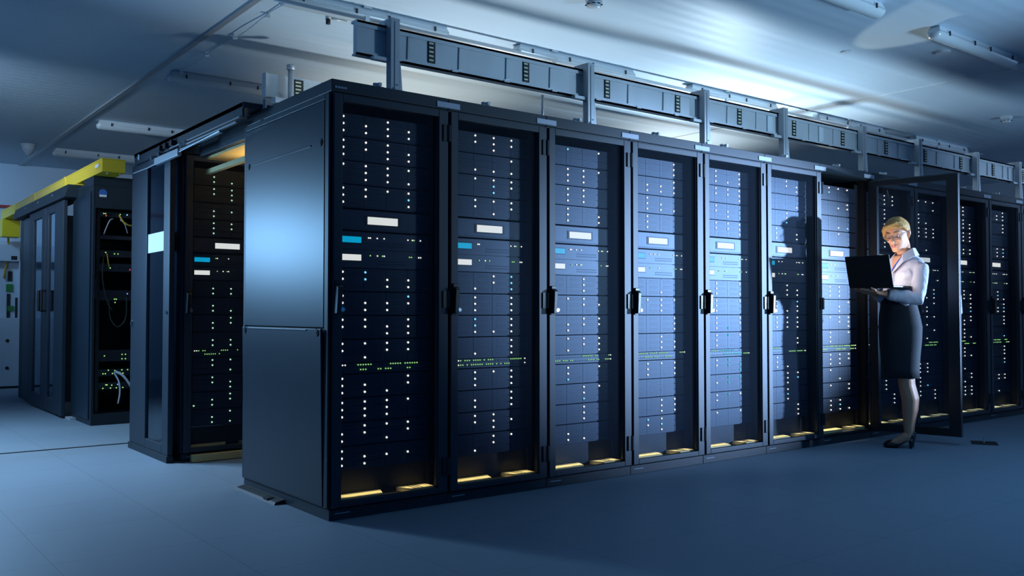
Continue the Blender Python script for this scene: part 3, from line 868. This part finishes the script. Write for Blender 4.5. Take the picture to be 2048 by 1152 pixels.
# arms
def arm(sh, el, wr, r=1.):
    body.tube([sh, Vector(sh).lerp(Vector(el), .5), el, Vector(el).lerp(Vector(wr), .35), wr], [.046*r,.043*r,.036*r,.037*r,.024*r], 16)
LS, LE, LW = (.148,-.100,1.318), (.128,-.175,1.095), (-.10,-.245,1.135)
RS, RE, RW = (-.015,.11,1.32), (-.085,.085,1.10), (-.165,-.115,1.135)
arm(LS, LE, LW); arm(RS, RE, RW)
LOFF = 1.182   # laptop underside height
def hand(wr, d, side, up, mir):
    """palm up under the laptop: d = finger direction, side = direction of the thumb"""
    w = Vector(wr); d = Vector(d).normalized(); s = Vector(side).normalized(); u = Vector(up).normalized()
    rs = []
    for t, hw, th in ((0,.024,.019),(.025,.032,.017),(.055,.040,.015),(.085,.041,.013),(.092,.036,.009)):
        c = w + d*t + u*(.008*t/.09)
        rs.append([tuple(c + s*hw*math.cos(2*PI*k/16) + u*th*math.sin(2*PI*k/16)) for k in range(16)])
    body.rings(rs)
    base = w + d*.085 + u*.006
    for i, (off, ln, r) in enumerate(((.031,.070,.0085),(.0105,.078,.0088),(-.0105,.072,.0085),(-.031,.056,.0075))):
        p = base + s*off; sp = s*(.10*(1.5 - i)/1.5)
        dd = (d + sp*.8).normalized()
        body.tube([p - d*.01, p + dd*ln*.45 + u*.006, p + dd*ln*.78 + u*.012, p + dd*ln*.98 + u*.020], [r, r*.95, r*.85, r*.6], 10)
    tb = w + d*.03 + s*.028
    td = (d*.55 + s*.85).normalized()
    body.tube([tb - s*.012, tb + td*.03 + u*.008, tb + td*.052 + u*.022, tb + (td + d*.4).normalized()*.075 + u*.034], [.014, .012, .010, .007], 10)
UPV = (0, 0, 1)
hand(LW, (-1., -.10, .10), (-.1, -1., .0), UPV, 1)
hand(RW, (-.85, -.55, .10), (-.5, .85, .0), UPV, -1)
bo = body.build('body', M['skin'], person, smooth=True)
rm = bo.modifiers.new('union', 'REMESH'); rm.mode = 'VOXEL'; rm.voxel_size = .0048; rm.use_smooth_shade = True
sm = bo.modifiers.new('soft', 'SMOOTH'); sm.factor = .5; sm.iterations = 3
# eyes and lips
for sx in (-1, 1):
    MB().tube([hp(sx*.031,-.079,.004), hp(sx*.031,-.0885,.004)], [.013,.007], 12).build('eyelid', M['skin'], person, smooth=True)
    b = MB().tube([hp(sx*.018,-.0905,-.001), hp(sx*.031,-.0925,-.004), hp(sx*.044,-.085,-.001)], [.0022,.003,.002], 6)
    b.build('eyelash', M['frameg'], person, smooth=True)
    b = MB().tube([hp(sx*.014,-.097,.028), hp(sx*.032,-.096,.034), hp(sx*.05,-.083,.028)], [.003,.004,.002], 6)
    b.build('eyebrow', M['hair'], person, smooth=True)
MB().tube([hp(-.023,-.099,-.0665), hp(-.008,-.107,-.063), hp(0,-.106,-.0645), hp(.008,-.107,-.063), hp(.023,-.099,-.0665)], [.002,.0055,.005,.0055,.002], 8).tube(
    [hp(-.02,-.099,-.070), hp(0,-.1075,-.0725), hp(.02,-.099,-.070)], [.002,.0065,.002], 8).build('lips', M['lips'], person, smooth=True)
# hair: cap over the skull, swept fringe, short back
hb = MB(); rs = []
def hair_ring(z, grow, front):
    import bisect
    zs = [p[0] for p in HPROF]; i = max(1, min(len(zs)-1, bisect.bisect(zs, z))); p, q = HPROF[i-1], HPROF[i]
    t = (z - p[0])/(q[0]-p[0]); a, f, bk = [p[k] + (q[k]-p[k])*t for k in (1,2,3)]
    r = head_ring(z, a, f, bk, 28, grow)
    return [v if v.y > front else Vector((v.x*.96, max(v.y, front), v.z)) for v in r]
for z, g, fr in ((-.055,.008,.042),(-.03,.012,.034),(0,.014,.024),(.025,.015,.012),(.045,.016,-.03),(.060,.017,-.085),(.075,.018,-.11),(.092,.021,-.12),(.104,.022,-.12)):
    rs.append([HM @ v for v in hair_ring(z, g, fr)])
for zz, rx, ry in ((.117,.052,.062),(.127,.038,.046),(.133,.020,.024)):
    rs.append([HM @ Vector((rx*math.cos(2*PI*k/28), .006 + ry*math.sin(2*PI*k/28), zz)) for k in range(28)])
hb.rings(rs)
# fringe swept across the forehead towards her right (image left)
for k in range(7):
    t = k/6
    hb.tube([hp(.045 - .05*t, -.072 - .012*t, .102 - .002*t), hp(-.005 - .035*t, -.096 + .004*t, .090 - .006*t), hp(-.050 - .022*t, -.084 + .028*t, .066 - .014*t), hp(-.074 - .006*t, -.060 + .040*t, .012 - .026*t), hp(-.079, -.045 + .045*t, -.012 - .03*t)],
            [.012,.016,.017,.013,.004], 8)
    hb.tube([hp(.04 + .01*t, -.07 + .02*t, .098), hp(.068 + .006*t, -.052 + .03*t, .066), hp(.079, -.026 + .03*t, .038), hp(.080, -.012 + .03*t, .018)], [.012,.014,.012,.005], 8)
ho = hb.build('hair', M['hair'], person, smooth=True)
rm = ho.modifiers.new('union', 'REMESH'); rm.mode = 'VOXEL'; rm.voxel_size = .005; rm.use_smooth_shade = True
sm = ho.modifiers.new('soft', 'SMOOTH'); sm.factor = .5; sm.iterations = 2
# glasses
gl = MB()
for sx in (-1, 1):
    ring = [hp(sx*(.034 + .026*math.cos(2*PI*k/16)), -.112 + .010*abs(math.cos(2*PI*k/16))*(1 if True else 0) , .002 + .018*math.sin(2*PI*k/16)) for k in range(17)]
    gl.tube(ring, .0016, 6)
    gl.tube([hp(sx*.060,-.100,.008), hp(sx*.074,-.06,.010), hp(sx*.083,.012,.014)], .002, 6)
gl.tube([hp(-.008,-.112,.004), hp(0,-.115,.007), hp(.008,-.112,.004)], .002, 6)
go = gl.build('glasses', M['frameg'], person, smooth=True)
for sx in (-1, 1):
    MB().add([hp(sx*.034, -.1105, .002)] + [hp(sx*(.034 + .0255*math.cos(2*PI*k/16)), -.112 + .010*abs(math.cos(2*PI*k/16)), .002 + .0175*math.sin(2*PI*k/16)) for k in range(16)],
             [(0, 1 + k, 1 + (k+1) % 16) for k in range(16)]).build('lens', M['clear'], go)
# blouse
sb = MB(); G = .012
bl = []
for z, ra, rb, cx, cy in [(1.415,.068,.06,.058,.018)] + TP[:6] + [(1.10,.110,.088,.004,.0),(1.07,.100,.076,.0,.0),(1.03,.092,.07,.0,.0)]:
    bl.append(ell((cx, cy, z + (.006 if z > 1.39 else 0)), ra + G, rb + G, TA if z > 1.1 else TA - .1))
sb.rings(list(reversed(bl)))
# bust
for q in (-1, 1):
    c = Vector((.062,.0,1.262)) + FWD*.078 + LEFT*(.062*q)
    sb.tube([c - FWD*.05, c, c + FWD*.028], [.075,.066,.03], 14)
def sleeve(sh, el, wr):
    sh, el, wr = Vector(sh), Vector(el), Vector(wr)
    inn = sh + (Vector((.06,.01,1.36)) - sh)*.35
    sb.tube([inn, sh, sh.lerp(el,.35), sh.lerp(el,.75), el, el.lerp(wr,.3), el.lerp(wr,.75), el.lerp(wr,.9)], [.050,.056,.053,.049,.048,.050,.043,.036], 16)
sleeve(LS, LE, LW); sleeve(RS, RE, RW)
so = sb.build('blouse', M['shirt'], person, smooth=True)
rm = so.modifiers.new('union', 'REMESH'); rm.mode = 'VOXEL'; rm.voxel_size = .006; rm.use_smooth_shade = True
tx = D.textures.new('cloth_folds', 'CLOUDS'); tx.noise_scale = .07
dm = so.modifiers.new('folds', 'DISPLACE'); dm.texture = tx; dm.strength = .014; dm.mid_level = .5; dm.texture_coords = 'LOCAL'
sm = so.modifiers.new('soft', 'SMOOTH'); sm.factor = .5; sm.iterations = 3
# open neck wedge of skin and collar wings
NC = Vector((.055, .012, 1.425))
b = MB()
v1 = NC + FWD*.088 + LEFT*.045 + Vector((0,0,-.01)); v2 = NC + FWD*.088 - LEFT*.045 + Vector((0,0,-.01)); v3 = NC + FWD*.140 + Vector((0,0,-.135))
v4 = NC + FWD*.03
b.add([v1, v2, v3, v4 + Vector((0,0,.02)), v4 + Vector((0,0,-.1))], [(0,2,1),(0,1,3),(1,2,4,3),(2,0,3,4)])
b.build('open_neckline', M['skin'], person)
b = MB()
for q in (-1, 1):
    bk = NC - FWD*.055 + LEFT*(.022*q) + Vector((0,0,.052)); sd_ = NC + LEFT*(.066*q) + FWD*.005 + Vector((0,0,.048)); fr = NC + FWD*.072 + LEFT*(.044*q) + Vector((0,0,.008))
    tip = NC + FWD*.105 + LEFT*(.085*q) + Vector((0,0,-.055)); so_ = NC + LEFT*(.100*q) + FWD*.012 + Vector((0,0,-.012)); bo_ = NC - FWD*.085 + LEFT*(.03*q) + Vector((0,0,-.002)); low = NC + FWD*.142 + LEFT*(.006*q) + Vector((0,0,-.14))
    b.add([bk, sd_, fr, tip, so_, bo_, low], [(0,1,4,5), (1,2,3,4), (2,6,3)])
co = b.build('collar', M['shirt'], person)
sl = co.modifiers.new('thick', 'SOLIDIFY'); sl.thickness = .006; sl.offset = 0
b = MB()
b.tube([NC + LEFT*.062 + Vector((0,0,.035)), NC + FWD*.078 + LEFT*.044 + Vector((0,0,-.008)), NC + FWD*.128 + LEFT*.018 + Vector((0,0,-.085)), NC + FWD*.150 + Vector((0,0,-.14)), NC + FWD*.15 + Vector((0,0,-.20))], .0065, 8, flat=.5)
b.build('lanyard', M['ribbon'], person, smooth=True)
# skirt
sk = MB(); rs = []
for z, x0, x1, rb in ((1.085,-.125,.118,.098),(1.05,-.132,.124,.104),(.98,-.142,.140,.104),(.89,-.148,.156,.110),(.80,-.144,.152,.110),(.68,-.136,.140,.104),(.58,-.128,.133,.102),(.515,-.124,.132,.102)):
    rs.append(ell(((x0+x1)/2, 0, z), (x1-x0)/2, rb, 0., 32, 2.2))
sk.rings(list(reversed(rs)))
sko = sk.build('skirt', M['skirt'], person, smooth=True)
MB().rings([ell((-.003,0,1.066), .129, .104, 0., 32, 2.2), ell((-.003,0,1.095), .127, .101, 0., 32, 2.2)]).build('waistband', M['skirt'], person, smooth=True)
# shoes
def shoe(ly, dx):
    b = MB(); rs = []
    P = [(-.118,.004,.030,.010),(-.108,.001,.040,.024),(-.08,.0,.048,.035),(-.045,.001,.046,.038),(-.01,.016,.045,.032),(.025,.040,.068,.028),(.055,.058,.110,.029),(.080,.064,.120,.026),(.092,.070,.112,.012)]
    for x, z0, z1, w in P:
        rs.append([(x + dx, ly + w*math.cos(2*PI*k/16), (z0+z1)/2 + (z1-z0)/2*math.sin(2*PI*k/16)) for k in range(16)])
    b.rings(rs)
    s_ = b.build('shoe', M['shoe'], person, smooth=True)
    h = MB(); h.tube([(.066+dx, ly, .070), (.068+dx, ly, .035), (.066+dx, ly, .0)], [.022,.014,.010], 12)
    h.build('heel', M['shoe'], s_, smooth=True)
    h = MB(); h.box(-.105+dx, -.02+dx, ly-.03, ly+.03, 0, .006); h.build('sole', M['shoe'], s_, bevel=.002)
shoe(-.042, 0.); shoe(.05, .012)

# laptop: world placement from the same local frame
def to_world(p):
    ca, sa = math.cos(A61), math.sin(A61); return (PO.x + p[0]*ca - p[1]*sa, PO.y + p[0]*sa + p[1]*ca, p[2])
LP = to_world((-.188, -.262, 1.178))
lw = thing('laptop', LP, 'open black laptop held up by the woman, lid back towards the camera', 'laptop', rotz=A61 - math.radians(30))
LWD, LDP = .35, .235
b = MB().box(-LWD/2, LWD/2, 0, LDP, .0, .014); b.build('base', M['laptop'], lw, bevel=.003)
b = MB()
for r in range(5):
    for c in range(13): b.box(-.145 + .0225*c, -.127 + .0225*c, .03 + .019*r, .045 + .019*r, .014, .016)
b.build('keyboard', M['rubber'], lw)
lid = put('lid', MB().box(-LWD/2, LWD/2, -.007, 0, 0, .225).mesh('lid', M['laptop']), lw, (0, .004, .014), (math.radians(14), 0, 0), .003)
MB().box(-LWD/2 + .012, LWD/2 - .012, 0, .001, .014, .213).build('screen', M['screen'], lid)
MB().tube([(-.1, .004, .014), (.1, .004, .014)], .006, 8).build('hinge', M['rubber'], lw)

# ------------------------------------------------------------------ lights
def area(name, loc, target, sx, sy, power, col, spread=180):
    l = D.lights.new(name, 'AREA'); l.shape = 'RECTANGLE'; l.size = sx; l.size_y = sy; l.energy = power; l.color = col
    l.spread = math.radians(spread)
    o = D.objects.new(name, l); COL.objects.link(o); o.location = loc
    o.rotation_euler = (Vector(target) - Vector(loc)).to_track_quat('-Z', 'Y').to_euler(); return o
def spot(name, loc, target, half, power, col, blend=.5, r=.08):
    l = D.lights.new(name, 'SPOT'); l.spot_size = 2*math.radians(half); l.spot_blend = blend; l.energy = power; l.color = col; l.shadow_soft_size = r
    o = D.objects.new(name, l); COL.objects.link(o); o.location = loc
    o.rotation_euler = (Vector(target) - Vector(loc)).to_track_quat('-Z', 'Y').to_euler(); return o
BL = (.42, .68, 1.)
WL = (.80, .93, 1.)
spot('work_light', (10.9, -6.1, 1.62), (3.15, 0, 1.15), 7.9, 12000, (.38, .60, 1.), .8, .10)
spot('front_uplight', (4.6, -4.2, 1.1), (2.7, .6, 3.1), 34, 720, (.46, .74, 1.), 1., .3)
spot('front_uplight', (8.2, -3.6, 1.2), (7.8, .4, 2.75), 24, 260, (.46, .72, 1.), 1., .3)  # second uplight added to brighten the right end of the trunking
area('far_wall_fill', (12.0, -4.0, 2.9), (12.8, 2.2, 2.4), .8, .3, 60, (.45, .66, 1.), 120)  # fill light added off frame to brighten the right wall
# lamps in the closed aisle behind the long row shine up on the ceiling
spot('aisle_uplight', (5.0, 1.6, 1.70), (4.9, 1.0, 3.05), 74, 215, (.66, .86, 1.), .5, .05)
spot('aisle_uplight', (5.4, 1.6, 1.05), (5.3, 1.55, 3.05), 58, 150, (.95, 1., .98), .8, .12)
spot('aisle_uplight', (5.0, 1.62, 2.02), (4.2, -1.0, 3.05), 9.5, 140, (.85, .86, .70), .3, .015)
spot('aisle_uplight', (1.9, 1.6, 1.55), (1.7, 1.3, 3.05), 62, 105, (.80, .88, .90), .6, .08)
spot('aisle_uplight', (2.4, 3.3, 1.9), (2.4, 3.2, 3.05), 62, 66, (.92, .86, .72), .8, .1)
# lamp in the open aisle at the left
area('aisle_light', (-1.35, 3.25, 1.60), (0, .45, 1.0), .42, .42, 24, (.26, .58, 1.), 130)
area('aisle_floor_lamp', (-2.2, 4.4, 2.9), (-1.2, 3.9, 0), 1.2, .3, 46, (.42, .70, 1.), 100)
area('aisle_light', (-2.6, 3.6, 2.6), (0, 5.8, 2.45), .3, .3, 15, (.6, .8, 1.), 60)  # added fill aimed at the yellow tray
area('back_wall_fill', (-1.6, 8.4, 2.9), (-.6, 10., 2.1), .8, .2, 14, (.30, .58, 1.), 120)  # added fill that lifts the back wall
area('front_floor_fill', (4.2, -2.9, 3.0), (4.2, -2.9, 0), 3.5, 1., 26, (.16, .50, 1.), 130)  # broad blue fill added above the front floor
spot('aisle_spot', (-1.6, 4.2, 2.85), (-.6, 1.9, 0), 36, 230, (.58, .78, 1.), 1., .2)
spot('aisle_uplight', (6.2, 3.5, 1.9), (6.2, 3.5, 3.05), 62, 115, (.92, .95, .92), .9, .15)  # extra uplight added behind the second row to brighten the ceiling
# fill lights added in every rack foot so the base plates look lit
for k in range(12):
    area('rack_foot_fill', (W*k + .34, .055, .2), (W*k + .34, .05, 0), .52, .02, .24, (1., .88, .58) if k < 2 else (1., .95, .75) if k < 8 else (.8, .9, 1.), 55)
area('aisle_canopy_lamp', (.45, 1.6, 1.90), (.45, 1.6, 3), .5, .5, 2.2, (1., .72, .28))
# dim blue general light
w = D.worlds.new('world'); SC.world = w; w.use_nodes = True
w.node_tree.nodes['Background'].inputs[0].default_value = (.016, .19, .60, 1)
w.node_tree.nodes['Background'].inputs[1].default_value = .36

SC.view_settings.view_transform = 'Standard'; SC.view_settings.look = 'None'
SC.view_settings.exposure = 0.; SC.view_settings.gamma = 1.
SC.cycles.max_bounces = 8; SC.cycles.transparent_max_bounces = 12
SC.cycles.use_denoising = True
SC.cycles.sample_clamp_indirect = 6.
